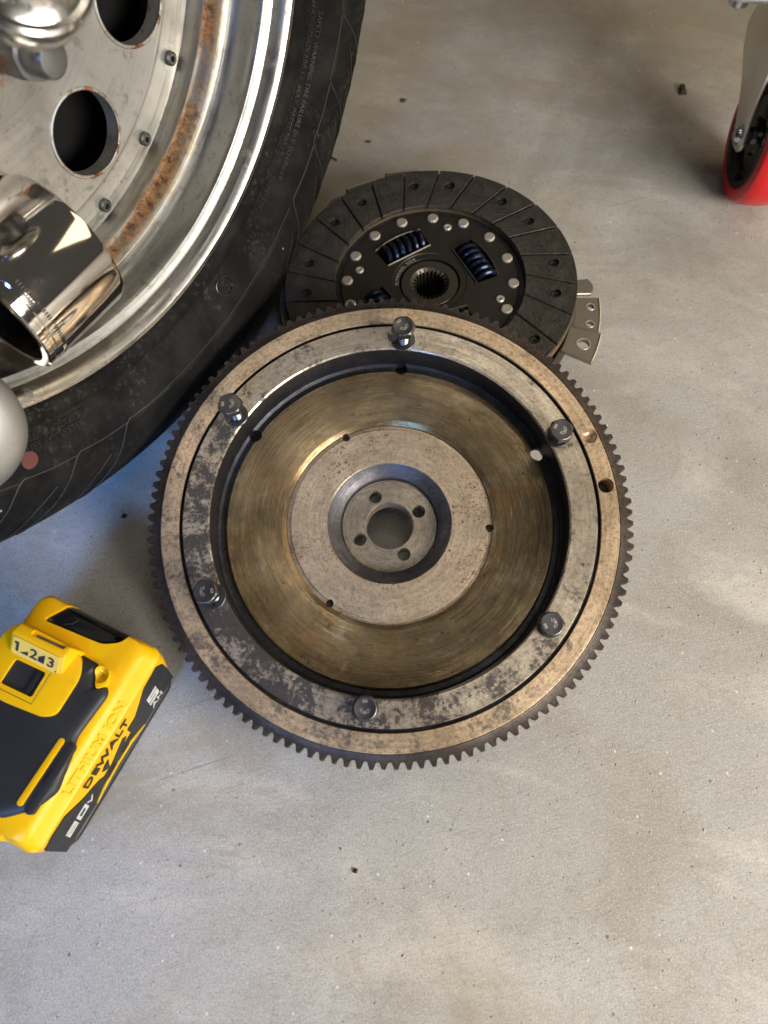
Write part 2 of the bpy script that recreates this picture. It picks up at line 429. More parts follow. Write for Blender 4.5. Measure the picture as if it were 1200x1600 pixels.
def alloy(name, base, rough, metal, rustband=None, rust_amt=1.0):
    g = G(name, metal=metal, rough=rough)
    n = g.noise(34, 6, .6); f = g.noise(520, 4, .6)
    c = g.mix(g.math('MULTIPLY', g.ss(n, .45, .72), .35), base, tuple(k * .5 for k in base))
    ro = g.mixf(g.ss(n, .35, .7), rough, rough + .14)
    r, cx, cy, z = g.polar()
    gr0 = g.noise(1.0, 4, .65, g.comb(g.math('MULTIPLY', r, 420), g.math('MULTIPLY', cx, 2.6), g.math('MULTIPLY', cy, 2.6)))
    c = g.mix(g.math('MULTIPLY', g.ss(gr0, .42, .66), .55 if rustband else .18), c, tuple(k * .38 for k in base))
    c = g.mix(g.math('MULTIPLY', g.ss(g.noise(150, 6, .72, dist=.4), .54, .66), .45), c, (.13, .115, .09))
    c = g.mix(g.math('MULTIPLY', g.ss(g.noise(16, 5, .7), .52, .70), .45), c, (.20, .175, .13))
    spk = g.math('MULTIPLY', g.ss(g.noise(240, 5, .7), .60, .68), g.ss(g.noise(14, 3), .56, .66))
    rm = g.math('MULTIPLY', spk, .8)
    if rustband:
        r0, r1, r2, r3 = rustband
        rn = g.math('ADD', r, g.math('MULTIPLY', g.math('SUBTRACT', g.noise(70, 5, .7), .5), .008))
        band = g.math('MULTIPLY', g.ss(rn, r0, r1), g.ss(rn, r2, r3, 1, 0))
        grain = g.ss(g.noise(330, 5, .75), .36, .58)
        run = g.ss(g.noise(15, 4, .65), .34, .52)
        rm = g.math('MAXIMUM', rm, g.math('MULTIPLY', g.math('MULTIPLY', band, run), g.math('ADD', g.math('MULTIPLY', grain, .45), .55)))
        # broken runs along the lip
        lip = g.math('MULTIPLY', g.ss(r, .187, .190), g.math('MULTIPLY', g.ss(g.noise(28, 3), .60, .68), g.ss(g.noise(300, 5, .7), .50, .6)))
        rm = g.math('MAXIMUM', rm, g.math('MULTIPLY', lip, .85))
    if name == 'painted_silver':
        rm = g.math('MAXIMUM', rm, g.math('MULTIPLY', g.ss(g.noise(60, 6, .72), .50, .58), g.ss(r, .082, .058)))
    if name == 'spotted_chrome':
        top = g.math('MULTIPLY', g.ss(g.math('ADD', r, g.math('MULTIPLY', g.math('SUBTRACT', g.noise(90, 5, .7), .5), .022)), .0165, .0100), g.ss(z, .004, .0055))
        rm = g.math('MAXIMUM', rm, g.math('MULTIPLY', top, .9))
    rc = g.mix(g.ss(g.noise(260, 5, .7), .38, .62), (.045, .016, .005), (.27, .112, .03))
    if rustband:
        halo = g.math('MULTIPLY', g.math('MULTIPLY', g.ss(rn, .1615, .168), g.ss(rn, .171, .1785, 1, 0)), g.ss(g.noise(60, 5, .65), .32, .62))
        c = g.mix(g.math('MULTIPLY', halo, .7), c, (.33, .25, .13))
    g.set(base=g.mix(rm, c, rc), rough=g.mixf(rm, ro, .75), metal=g.mixf(rm, metal, .15))
    gr_ = g.noise(1.0, 3, .6, g.comb(g.math('MULTIPLY', r, 900), g.math('MULTIPLY', cx, 1.6), g.math('MULTIPLY', cy, 1.6)))
    g.bump(g.math('ADD', g.math('ADD', g.math('MULTIPLY', rm, .12), g.math('MULTIPLY', f, .12)), g.math('MULTIPLY', gr_, .35 if rustband else .05)), .0003)
    return g.m
M_chrome = alloy("chrome_barrel", (.40, .395, .375), .30, 1.0, (.1655, .168, .1705, .1745))
M_face = alloy("painted_silver", (.43, .425, .40), .40, .7)
M_cap = alloy("spotted_chrome", (.58, .57, .55), .14, 1.0)
M_mirror = simple_metal("polished_chrome", (.70, .66, .61), .07, 1.0, .35, (.22, .16, .10), scale=45, bump=.00001)
M_matte = simple_metal("matte_silver", (.36, .355, .33), .48, .8, .2, (.2, .19, .17), scale=50)
M_screw = simple_metal("dark_screw", (.10, .10, .10), .4, .8, .3)
M_nut = simple_metal("lug_nut_steel", (.23, .235, .24), .3, .9, .35, (.08, .045, .025), scale=120)

M_yel = plastic("yellow_plastic", (.80, .43, .002), .42, dirt=.14, spec=.3)
M_yel2 = plastic("yellow_print", (.86, .50, .01), .4, dirt=.1)
M_blk = plastic("black_plastic", (.010, .010, .0105), .5)
M_print = plastic("black_print", (.012, .012, .011), .38)
M_rub = plastic("black_rubber_grip", (.016, .016, .0165), .55, 500, .00008)
M_gloss = plastic("glossy_black", (.004, .004, .005), .12, bump=.000008)
M_label = plastic("cream_label", (.82, .54, .10), .42)
M_navy = plastic("label_ink", (.02, .022, .04), .45)
M_white = plastic("pale_print", (.56, .54, .48), .5)
M_slot = simple_metal("contact_metal", (.25, .24, .21), .4, .8, .5)

M_redpu = plastic("red_caster_tread", (.62, .014, .018), .25, dirt=.2)
M_zplate = simple_metal("zinc_yoke", (.88, .87, .83), .36, .92, .15, (.25, .24, .22), scale=30)
M_zbright = simple_metal("zinc_plate", (.62, .66, .72), .2, 1.0, .2, scale=60)

# ------------------------------------------------------------------ floor
bm = bmesh.new()
vs = [bm.verts.new(p) for p in ((-3, -2.5, 0), (3, -2.5, 0), (3, 4, 0), (-3, 4, 0))]
bm.faces.new(vs)
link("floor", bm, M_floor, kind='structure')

# ------------------------------------------------------------------ flywheel
fn = Vector((-0.02530212, -0.16935813, 0.98522973)).normalized()
fc = Vector((0.00269713, 0.18132861, 0.05530631))
fx = Vector((0, 1, 0)).cross(fn).normalized(); fy = fn.cross(fx)
HB = 0.0435
FM = frame(fc - fn * HB, fx, fy, fn)
fly = thing("flywheel", "round tan steel flywheel with a toothed rim, lying tilted on the floor", "flywheel", FM)
up = (0, 0, HB)
# rim with groove floor
rim = link("rim_band", lathe([(.1252, -.0055), (.1252, -.0014), (.1256, -.0004), (.1357, -.0004), (.1364, -.0010), (.1364, -.0125), (.1252, -.0125)], 240), M_rim, fly, loc=up)
c = cyl_bm(.1306 * cos(R(7)), .1306 * sin(R(7)), .0047, -.02, .01)
bmesh.ops.create_uvsphere(c, u_segments=20, v_segments=12, radius=.0048, matrix=Matrix.Translation((.1312 * cos(R(21.1)), .1312 * sin(R(21.1)), .0006)))
cut(rim, c)
link("rim_groove", lathe([(.12335, -.0032), (.1234, -.0040), (.1249, -.0040), (.1251, -.0012), (.1251, -.0130), (.12335, -.0130)], 240), M_wall, fly, loc=up)
pl = link("hole_floor", cyl_bm(.1306 * cos(R(7)), .1306 * sin(R(7)), .0050, -.0128, -.0118), M_gear, fly, loc=up)
mount = link("mounting_ring", lathe([(.1070, -.0009), (.1079, 0), (.1226, 0), (.1232, -.0007), (.1232, -.026), (.1070, -.026)], 240), M_mount, fly, loc=up)
wall = link("recess_wall", lathe([(.1068, -.0010), (.10695, -.0010), (.10695, -.0245), (.1068, -.0245)], 240), M_wall, fly, loc=up)
slots = bmesh.new()
for a in (146, 85.2, 24.6): cyl_bm(.1028 * cos(R(a)), .1028 * sin(R(a)), .0042, -.05, -.012, 20, slots)
for a in (116, -4, -126): cyl_bm(.0622 * cos(R(a)), .0622 * sin(R(a)), .0026, -.05, -.012, 16, slots)
fric = link("friction_face", lathe([(.0640, -.0212), (.0665, -.0194), (.0672, -.0190), (.1005, -.0190), (.1014, -.0198), (.1015, -.0245), (.0640, -.0245)], 240), M_fric, fly, loc=up)
cut(fric, slots)
slots = bmesh.new()
for a in (146, 85.2, 24.6): cyl_bm(.1028 * cos(R(a)), .1028 * sin(R(a)), .0042, -.05, -.012, 20, slots)
gut = link("recess_gutter", lathe([(.10155, -.0204), (.1020, -.0214), (.1050, -.0214), (.1066, -.0196), (.1066, -.0245), (.10155, -.0245)], 200), M_wall, fly, loc=up)
cut(gut, slots)
slots = bmesh.new()
for a in (116, -4, -126): cyl_bm(.0622 * cos(R(a)), .0622 * sin(R(a)), .0026, -.05, -.012, 16, slots)
plate = link("inner_plate", lathe([(.0386, -.0222), (.0390, -.0218), (.0610, -.0212), (.0616, -.0226), (.0638, -.0228), (.0638, -.0245), (.0386, -.0245)], 200), M_inner, fly, loc=up)
cut(plate, slots)
link("chamfer_ring", lathe([(.0306, -.0318), (.0306, -.0270), (.0312, -.0262), (.0384, -.0220), (.0384, -.0330), (.0306, -.0330)], 160), M_dim, fly, loc=up)
hubp = link("hub_flange", lathe([(.0148, -.0312), (.0154, -.0304), (.0298, -.0304), (.0304, -.0310), (.0304, -.0420), (.0148, -.0420)], 128), M_hub, fly, loc=up)
holes = bmesh.new()
for k in range(4):
    a = R(25.5 + 90 * k); cyl_bm(.0207 * cos(a), .0207 * sin(a), .0042, -.05, -.02, 24, holes)
cut(hubp, holes)
link("rear_boss", lathe([(.0168, -.0422), (.066, -.0422), (.0668, -.0415), (.0668, -.0330), (.0168, -.0330)], 96), M_gear, fly, loc=(0, 0, HB - .0012)) if False else None
link("rear_boss", lathe([(.0306, -.0332), (.0655, -.0247), (.0668, -.0247), (.0668, -.0425), (.066, -.0433), (.0306, -.0433)], 96), M_gear, fly, loc=up)
link("crank_seat", lathe([(.0, -.0424), (.0300, -.0424), (.0300, -.0432), (.0, -.0432)], 64), M_gear, fly, loc=up) if False else None
# ring gear: 122 teeth cut on the outside
NT = 130; gear = bmesh.new(); out = []
for k in range(NT):
    a0 = 2 * pi * k / NT; p = 2 * pi / NT
    j = random.uniform(-.02, .02) * p; dt = random.uniform(-.0006, .0001) - (.0009 if random.random() < .06 else 0)
    for f, rr in ((-.5, .1408), (-.36, .1410), (-.27, .1426), (-.15, .1451 + dt), (.15, .1451 + dt), (.27, .1426), (.36, .1410)):
        out.append((rr, a0 + f * p + j))
zt, zb = -.0018, -.0095
def ringv(z, dr): return [gear.verts.new(((r + dr * (1 if r > .141 else 0)) * cos(a), (r + dr * (1 if r > .141 else 0)) * sin(a), z)) for r, a in out]
Tm = [gear.verts.new((.1404 * cos(a), .1404 * sin(a), zt)) for r, a in out]
T0, T1, B1 = ringv(zt, -.0007), ringv(zt - .0013, 0), ringv(zb, 0)
n = len(out)
Ti = [gear.verts.new((.1366 * cos(a), .1366 * sin(a), zt + .0012)) for r, a in out]
Bi = [gear.verts.new((.1366 * cos(a), .1366 * sin(a), zb)) for r, a in out]
for A, B in ((Ti, Tm), (Tm, T0), (T0, T1), (T1, B1), (B1, Bi), (Bi, Ti)):
    for k in range(n): gear.faces.new((A[k], B[k], B[(k + 1) % n], A[(k + 1) % n]))
link("ring_gear", gear, M_gear, fly, loc=up)

# ------------------------------------------------------------------ bolts on the mounting ring
def bolt_meshes():
    head = bmesh.new()
    lathe([(0, .0052), (.0050, .0052), (.0054, .0050)], 6, False, head); head.free()
    head = bmesh.new(); af = .0065; rc = af / cos(pi / 6)
    hexp = [(rc * cos(pi / 3 * k), rc * sin(pi / 3 * k)) for k in range(6)]
    prism(hexp, 0, .0052, head)
    # chamfer the six top corners with a cone: intersect by clipping vertices
    head.free(); head = bmesh.new(); seg = 48; rings = []
    def hexr(a):
        q = (a % (pi / 3)) - pi / 6; return af / cos(q)
    for z, lim in ((0, 9), (.0036, 9), (.0043, .00725), (.0049, .0066), (.0052, .0061), (.0052, .0057), (.00505, .0052)):
        rings.append([(min(hexr(2 * pi * k / seg), lim) * cos(2 * pi * k / seg), min(hexr(2 * pi * k / seg), lim) * sin(2 * pi * k / seg), z) for k in range(seg)])
    loft(rings, head)
    sh = bmesh.new(); prof = []
    z = 0
    prof = [(.0, .0)]
    prof.append((.0038, 0)); zz = -.005
    prof.append((.0038, zz)); 
    while zz > -.021:
        prof += [(.0038, zz - .0002), (.0034, zz - .0006), (.0038, zz - .0010)]; zz -= .00115
    prof.append((0, zz))
    lathe(prof, 20, False, sh)
    w = bmesh.new(); segs = 44
    for k in range(segs):
        pass
    secs = []
    for k in range(segs + 1):
        a = R(8) + (2 * pi - R(14)) * k / segs; h = .0007 * k / segs
        secs.append([(rr * cos(a), rr * sin(a), zz + h) for rr, zz in ((.0043, 0.0002), (.0071, 0.0002), (.0074, .0005), (.0074, .0016), (.0071, .0019), (.0043, .0019))])
    loft(secs, w)
    return head, sh, w
hb, sb, wb = bolt_meshes()
t1 = arc_text("KOMOY", .0026, .00025, .0030, R(-90), lambda r: .00500, True, .00004)
t2 = arc_text("88", .0024, .00025, .0032, R(90), lambda r: .00500, False, .00004)
tm = bpy.data.meshes.new("marking"); t1.to_mesh(tm); t2b = bmesh.new(); t2b.from_mesh(tm)
m2 = bpy.data.meshes.new("x"); t2.to_mesh(m2); t2b.from_mesh(m2); 
bolts = [
    (84.9, .0145, 8, 40, "upright hex bolt standing highest, at the top of the flywheel nearest the clutch disc"),
    (146.0, .0150, 20, 95, "hex bolt backed out of the flywheel rim on the side beside the tyre sidewall"),
    (-154.3, .0155, -10, -85, "hex bolt backed out of the flywheel rim on the side nearest the yellow battery"),
    (24.4, .0078, 14, 60, "hex bolt beside the small round dimple in the flywheel rim"),
    (-36.2, .0030, 0, 110, "seated hex bolt at the lower right of the flywheel rim"),
    (-96.8, .0030, 18, 0, "seated hex bolt at the bottom edge of the flywheel, nearest the open floor"),
]
first = None
for i, (a, h, hexa, ta, lab) in enumerate(bolts):
    p = Vector((.1128 * cos(R(a)), .1128 * sin(R(a)), HB))
    q = FM @ Matrix.Translation(p)
    b = thing("hex_bolt", lab, "bolt", q, "hex bolts round the flywheel rim")
    if first is None:
        hd = link("bolt_head", hb, M_zinc, b); sk = link("bolt_shank", sb, M_zincb, b)
        ws = link("lock_washer", wb, M_zinc, b); mk = link("head_marking", t2b, M_stamp, hd)
        first = (hd, sk, ws, mk)
    else:
        hd, sk, ws, mk = [o.copy() for o in first]
        for o in (hd, sk, ws, mk): COL.objects.link(o)
        hd.parent = sk.parent = ws.parent = b; mk.parent = hd
    hd.location = (0, 0, h); hd.rotation_euler = (0, 0, R(hexa)); sk.location = (0, 0, h)
    ws.location = (0, 0, 0.0) if h < .012 and h < .006 else (0, 0, .0)
    if i == 3: ws.location = (-.0007, -.0006, .0022)
    ws.rotation_euler = (0, 0, R(40 * i + 200)); mk.rotation_euler = (0, 0, R(ta - hexa))
# threaded holes under the bolts (dark clearance rings)
holes = bmesh.new()
for a, h, *_ in bolts: cyl_bm(.1128 * cos(R(a)), .1128 * sin(R(a)), .0046, -.03, .01, 20, holes)
cut(mount, holes)

# ------------------------------------------------------------------ clutch disc
dn = Vector((-.05, -.02, 1)); dn.normalize()
dc = Vector((.0322, .3668, .0490))
dx = Vector((0, 1, 0)).cross(dn).normalized(); dy = dn.cross(dx)
DM = frame(dc - dn * .009, dx, dy, dn)
disc = thing("clutch_disc", "dark round clutch disc with segmented lining and blue springs, half under the flywheel", "clutch disc", DM)
dup = (0, 0, .009)
SC = 1.028
def pad_poly(a_in, a_out, gap):
    pts = []; r0, r1 = .0672, .1028 * 1.0; N = 7
    for k in range(N + 1):
        pass
    w = R(15)
    gi, go = gap / r0 / 2, gap / r1 / 2
    for k in range(N + 1):
        a = a_out + go + (w - 2 * go) * k / N; pts.append((r1 * cos(a), r1 * sin(a)))
    for k in range(N + 1):
        a = a_in + w - gi - (w - 2 * gi) * k / N; pts.append((r0 * cos(a), r0 * sin(a)))
    return pts
def make_pad(hole_ang):
    bm = prism(pad_poly(R(2.7), R(-3.3), .0014), -.0032, 0)
    bmesh.ops.recalc_face_normals(bm, faces=bm.faces)
    bmesh.ops.bevel(bm, geom=[e for e in bm.edges if abs(e.verts[0].co.z) < 1e-6 and abs(e.verts[1].co.z) < 1e-6], offset=.0003, segments=1, affect='EDGES')
    o = link("friction_pad", bm, M_lining, disc, loc=dup)
    if hole_ang is not None:
        cut(o, cyl_bm(.088 * cos(hole_ang), .088 * sin(hole_ang), .0040, -.01, .01, 20))
    return o
# segment k spans boundary 12.6+15k .. (mid radius); holes in two of every three
H1, H2 = R(6.2), R(8.8)
protos = {0: make_pad(None), 1: make_pad(R(7.5 - 7.5 + 6.2)), 2: make_pad(R(8.8))}
rv = link("pad_rivet", lathe([(0, -.0022), (.0009, -.0022), (.0012, -.0015), (.0026, -.0013), (.0029, -.0019), (.0029, -.0030), (0, -.0030)], 20, False), M_brass, protos[1])
rv.location = (.088 * cos(R(6.2)), .088 * sin(R(6.2)), -.0004)
rv2 = rv.copy(); COL.objects.link(rv2); rv2.parent = protos[2]; rv2.location = (.088 * cos(R(8.8)), .088 * sin(R(8.8)), -.0004)
used = set()
for k in range(24):
    t = k % 3; ang = R(12.6 + 15 * k)
    if t not in used:
        used.add(t); o = protos[t]
    else:
        o = protos[t].copy(); COL.objects.link(o)
        for ch in list(protos[t].children):
            c2 = ch.copy(); COL.objects.link(c2); c2.parent = o
    o.rotation_euler = (0, 0, ang)
link("lining_carrier", lathe([(.0676, -.0034), (.1024, -.0034), (.1032, -.0040), (.1032, -.0088), (.0676, -.0088)], 160), M_carrier, disc, loc=dup)
link("cushion_ring", lathe([(.0560, -.0060), (.0674, -.0056), (.0674, -.0072), (.0560, -.0072)], 120), M_wall, disc, loc=dup)
hp = link("hub_plate", lathe([(.0216, -.0052), (.0218, -.0048), (.0262, -.0048), (.0266, -.0044), (.0625, -.0044), (.0632, -.0050), (.0632, -.0062), (.0216, -.0062)], 140), M_clutch, disc, loc=dup)
win = bmesh.new()
for k in range(4):
    a = R((27.3, 119.9, 217.0, 287.0)[k])
    pts = [(.0290, -.0178), (.0445, -.0192), (.0468, -.009), (.0474, 0), (.0468, .009), (.0445, .0192), (.0290, .0178)]
    prism([(x * cos(a) - y * sin(a), x * sin(a) + y * cos(a)) for x, y in pts], -.02, .01, win)
cut(hp, win)
link("back_plate", lathe([(.0216, -.0200), (.0625, -.0200), (.0625, -.0212), (.0216, -.0212)], 96), M_black, disc, loc=(0, 0, .012))
# springs
sp = []
N = 6; wr = .0019; rad = .0072
for i in range(N * 18 + 1):
    t = i / 18; y = -.0165 + .033 * t / N
    sp.append((.0382 + rad * cos(2 * pi * t) * .95, y, -.0085 + rad * sin(2 * pi * t)))
spring0 = link("damper_spring", tube(sp, wr, 8), M_spring, disc, loc=dup)
lipb = bmesh.new()
tube([(.0450, -.0188, -.0040), (.0472, -.009, -.0036), (.0478, 0, -.0035), (.0472, .009, -.0036), (.0450, .0188, -.0040)], .0008, 6, lipb)
tube([(.0284, -.0178, -.0040), (.0284, .0178, -.0040)], .0008, 6, lipb)
lip0 = link("window_lip", lipb, M_clutch2, disc, loc=dup)
for k in range(4):
    a = R((27.3, 119.9, 217.0, 287.0)[k])
    for pr in (spring0, lip0):
        if k == 0: o = pr
        else:
            o = pr.copy(); COL.objects.link(o)
        o.rotation_euler = (0, 0, a)
# hub with splines
hubb = bmesh.new(); secs = []
NS = 24; prof = []
for k in range(NS):
    for f, rr in ((-.5, .0123), (-.2, .0123), (-.12, .0106), (.12, .0106), (.2, .0123)):
        prof.append((rr, 2 * pi * (k + f) / NS))
def hv(z, dr=0, rr=None): return [((rr or r + dr) * cos(a), (rr or r + dr) * sin(a), z) for r, a in prof]
loft([hv(-.022, rr=.0206), hv(-.0062, rr=.0206), hv(-.0056, rr=.0200), hv(-.0056, rr=.0142), hv(-.0066, rr=.0132), hv(-.0076), hv(-.030)], hubb, cap=False)
link("splined_hub", hubb, M_clutch2, disc, loc=dup)
rb = lathe([(0, .0014), (.0032, .0014), (.0040, .0009), (.0042, 0), (0, 0)], 24, False)
rivet0 = link("stop_rivet", rb, M_rivet, disc)
for k in range(16):
    a = R(176.8 - 22.6 * k); o = rivet0
    if k: o = rivet0.copy(); COL.objects.link(o)
    o.location = (.0590 * cos(a), .0590 * sin(a), .009 - .0044)
rb = lathe([(.0008, .0006), (.0011, .0012), (.0024, .0012), (.0031, .0006), (.0031, 0), (.0008, 0)], 20, True)
rs0 = link("hollow_rivet", rb, M_rivet, disc)
for k in range(4):
    a = R(73.9 + 92 * k if k < 2 else 73.9 + 90 * k + 2); o = rs0
    if k: o = rs0.copy(); COL.objects.link(o)
    if k == 3: a = R(-19.6)
    o.location = (.0517 * cos(a), .0517 * sin(a), .009 - .0044)
link("lettering", arc_text("FLYWHEEL SIDE", .0034, .0002, .0222, R(150), lambda r: -.0047, False, .00003, 1.15), M_rivet, disc, loc=dup)

# ------------------------------------------------------------------ pressure plate beneath
pc = Vector((.0322, .3668, 0))
pp = thing("pressure_plate", "grey steel pressure plate with drilled ears, flat on the floor under the clutch disc", "pressure plate", Matrix.Translation(pc))
link("cover", lathe([(.042, .0020), (.070, .0012), (.095, .006), (.102, .016), (.104, .0262), (.1075, .0275), (.1075, .0290), (.1030, .0285), (.100, .017), (.093, .008), (.070, .0032), (.042, .004)], 120), M_cover, pp)
link("friction_plate", lathe([(.068, .022), (.0985, .022), (.0985, .0335), (.068, .0335)], 96), M_clutch2, pp)
def sector(r0, r1, a0, a1, z0, z1, bulge=0.0, N=10):
    pts = [((r1 + bulge * sin(pi * k / N)) * cos(R(a0 + (a1 - a0) * k / N)), (r1 + bulge * sin(pi * k / N)) * sin(R(a0 + (a1 - a0) * k / N))) for k in range(N + 1)]
    pts += [(r0 * cos(R(a1 + (a0 - a1) * k / N)), r0 * sin(R(a1 + (a0 - a1) * k / N))) for k in range(N + 1)]
    bm = prism(pts, z0, z1); return bevel_all(bm, .0006, 1)
def ear_with(holes_, a0, a1, z, r1=.1255):
    o = link("mounting_ear", sector(.1035, r1, a0, a1, z - .0036, z), M_cover, pp)
    c = bmesh.new()
    for r_, a_, q in holes_: cyl_bm(r_ * cos(R(a_)), r_ * sin(R(a_)), q, z - .02, z + .02, 20, c)
    cut(o, c)
    lipm = tube([((r1 - .0007) * cos(R(a0 + .6 + (a1 - a0 - 1.2) * q / 8)), (r1 - .0007) * sin(R(a0 + .6 + (a1 - a0 - 1.2) * q / 8)), z) for q in range(9)], .0007, 6)
    link("ear_lip", lipm, M_rivet, o)
    for r_, a_, q in holes_:
        link("hole_rim", tube([((r_ * cos(R(a_)) + (q + .0003) * cos(w * pi / 9)), (r_ * sin(R(a_)) + (q + .0003) * sin(w * pi / 9)), z) for w in range(18)], .0004, 5, closed=True), M_rivet, o)
    return o
for base in (0, 120, 240):
    e1_ = ear_with([(.1165, -22.0 + base, .0044)], -28 + base, -15.6 + base, .0310, .1272)
    e2_ = ear_with([(.1180, -11.8 + base, .0027), (.1180, -4.2 + base, .0027)], -15.0 + base, 0 + base, .0285, .1255)
    link("drive_strap", sector(.105, .1205, 2 + base, 9 + base, .0245, .0275, .0024), M_cover, pp)
    link("rim_flange", sector(.104, .1085, 12.5 + base, 88 + base, .0262, .0280), M_cover, pp)

# ------------------------------------------------------------------ car wheel
wn = Vector((0.82166736, -0.55145487, 0.14408426)).normalized()
wc = Vector((-0.15368289, 0.29416824, 0.30559067))
wl = (Vector((0, 0, -1)) + wn * wn.z).normalized(); wt = wn.cross(wl)
RT = .3045
base_o = -.09
WM = frame(wc + wl * RT + wn * base_o, wl, wt, wn)
wheel = thing("car_wheel", "car wheel with rusty chrome rim and black tyre standing at the left behind the flywheel", "wheel", WM)
WO = Vector((-RT, 0, -base_o))          # wheel centre (lip plane) in the thing's frame
TP = [(.1975, -.010), (.2005, -.0045), (.2045, -.0020), (.2085, -.0016), (.2110, -.0026), (.2145, -.0018), (.225, .0022), (.2355, .0040), (.2366, .0031), (.2380, .0040), (.250, .003), (.260, -.0002), (.268, -.004), (.276, -.0088), (.283, -.014), (.289, -.0195), (.294, -.025), (.2985, -.031), (.3015, -.037), (.3035, -.045), (.3045, -.055)]
def tz(r):
    for (r0, o0), (r1, o1) in zip(TP[:-1], TP[1:]):
        if r0 <= r <= r1: return o0 + (o1 - o0) * (r - r0) / (r1 - r0)
    return TP[0][1] if r < TP[0][0] else TP[-1][1]
back = [(.3045, -.085), (.3005, -.0855), (.3005, -.0915), (.3045, -.092), (.3045, -.118), (.3005, -.1185), (.3005, -.1245), (.3045, -.125), (.3045, -.150), (.303, -.160), (.296, -.175), (.270, -.195), (.235, -.203), (.1975, -.190)]
tyre = link("tyre", lathe(TP + back, 260, True), M_rubber, wheel, loc=WO)
# raised chevron lines and fine ribs of the shoulder pattern
def rt_pt(r, deg, h=.0003): return Vector((r * cos(R(deg)), r * sin(R(deg)), tz(r) + h))
def poly_rt(pts, step=.004):
    out_ = []
    for (r0, a0), (r1, a1) in zip(pts[:-1], pts[1:]):
        L = math.hypot(r1 - r0, R(a1 - a0) * (r0 + r1) / 2); n_ = max(2, int(L / step))
        for k in range(n_): out_.append(rt_pt(r0 + (r1 - r0) * k / n_, a0 + (a1 - a0) * k / n_))
    out_.append(rt_pt(*pts[-1])); return out_
chev = bmesh.new(); ribs = bmesh.new()
tube(poly_rt([(.2345, a) for a in range(-12, 31, 3)]), .00034, 5, chev)
for k in range(24):
    c0 = -12.4 - 8.8 * k + 8.8 * 12
    if -11 < c0 < 27: continue
    tube(poly_rt([(.2365, c0 + 8.2), (.2345, c0 + .1), (.2395, c0 - 1.0), (.262, c0 - 3.6), (.283, c0 - 6.4), (.293, c0 - 7.2)]), .00034, 5, chev)
    tube(poly_rt([(.250, c0 - 4.2), (.262, c0 - 6.8), (.281, c0 - 9.2)]), .0003, 5, chev)
    for q in range(15):
        a_ = c0 - 3.2 - q * .36
        tube([rt_pt(.258 + .0006 * q + (i / 4) * (.024 - .0006 * q), a_ - 1.6 * i / 4, .0001) for i in range(5)], .00026, 4, ribs)
link("chevron_ridge", chev, M_rib, wheel, loc=WO)
link("sidewall_rib", ribs, M_rubber, wheel, kind='stuff', loc=WO)
# fine serrations beside the rim
ser = bmesh.new()
for k in range(420):
    a = 360 / 420 * k
    tube([rt_pt(.2015, a, 0), rt_pt(.2068, a, .0002)], .00035, 4, ser)
link("bead_serration", ser, M_rubber, wheel, kind='stuff', loc=WO)
def tyre_text(body, size, r, deg, flip=False):
    link("lettering", arc_text(body, size * 1.15, .0007, r, R(deg), lambda q: tz(q) - .0001, flip, .00004, 1.08), M_letter, tyre)
tyre_text("PLIES: SIDEWALL: 1 POLYESTER", .0042, .2165, -27.0, True)
tyre_text("TREAD: 4 PLIES POLYESTER", .0042, .2215, -27.0, True)
tyre_text("MAX LOAD 600 kg  MAX PRESS 300 kPa", .0040, .2125, 47, False)
tyre_text("SAFETY WARNING TIRE FAILURE DUE TO UNDER", .0034, .2180, 45, False)
tyre_text("TUBELESS", .0042, .2125, 30, False)
tyre_text("10", .0052, .2175, 13.4, True)
link("lettering", tube([rt_pt(.2195 + .0052 * cos(q * pi / 12), 13.4 + math.degrees(.0058 / .22) * sin(q * pi / 12)) for q in range(24)], .0004, 5, closed=True), M_letter, tyre)
dot = bmesh.new(); ctr = dot.verts.new(rt_pt(.2255, -28.5, .0006))
rg = [dot.verts.new(rt_pt(.2255 + .0048 * cos(q * pi / 12), -28.5 + math.degrees(.0048 / .2255) * sin(q * pi / 12), .0006)) for q in range(24)]
for q in range(24): dot.faces.new((ctr, rg[q], rg[(q + 1) % 24]))
link("paint_dot", dot, M_red, tyre)
# rim barrel
link("rim", lathe([(.1480, -.0475), (.1625, -.0470), (.1640, -.0440), (.1650, -.0390), (.1662, -.0376), (.1668, -.0384), (.1690, -.0380), (.1702, -.0366), (.1712, -.0338), (.1726, -.0314), (.1748, -.0299), (.1755, -.0303), (.1778, -.0286), (.1796, -.0258), (.1808, -.0216), (.1816, -.0168), (.1820, -.0128), (.1830, -.0112), (.1846, -.0106), (.1852, -.0112), (.1868, -.0106), (.1886, -.0092), (.1894, -.0050), (.1902, -.0036), (.1915, -.0018), (.1940, -.0004), (.1965, -.0006), (.1980, -.0022), (.1984, -.0060), (.1980, -.0110), (.1950, -.0110), (.1860, -.020), (.1800, -.034), (.170, -.045), (.165, -.056), (.165, -.19), (.160, -.19), (.160, -.058), (.1480, -.0530)], 256), M_chrome, wheel, loc=WO)
face = link("wheel_disc", lathe([(.036, -.0300), (.050, -.0290), (.066, -.0310), (.078, -.0370), (.088, -.0425), (.096, -.0448), (.140, -.0448), (.1445, -.0450), (.1462, -.0462), (.1480, -.0468), (.1600, -.0474), (.1605, -.0540), (.090, -.0530), (.036, -.0420)], 220), M_face, wheel, loc=WO)
c = bmesh.new()
for k in range(11):
    a = R(18.0 + 360 / 11 * k); cyl_bm(.1215 * cos(a), .1215 * sin(a), .0207, -.08, .0, 40, c)
cut(face, c)
hr = bmesh.new(); lathe([(.0205, .0004), (.0210, .0008), (.0219, .0006), (.0224, 0), (.0205, -.0005)], 48, True, hr)
ring0 = link("hole_rim", hr, M_face, wheel)
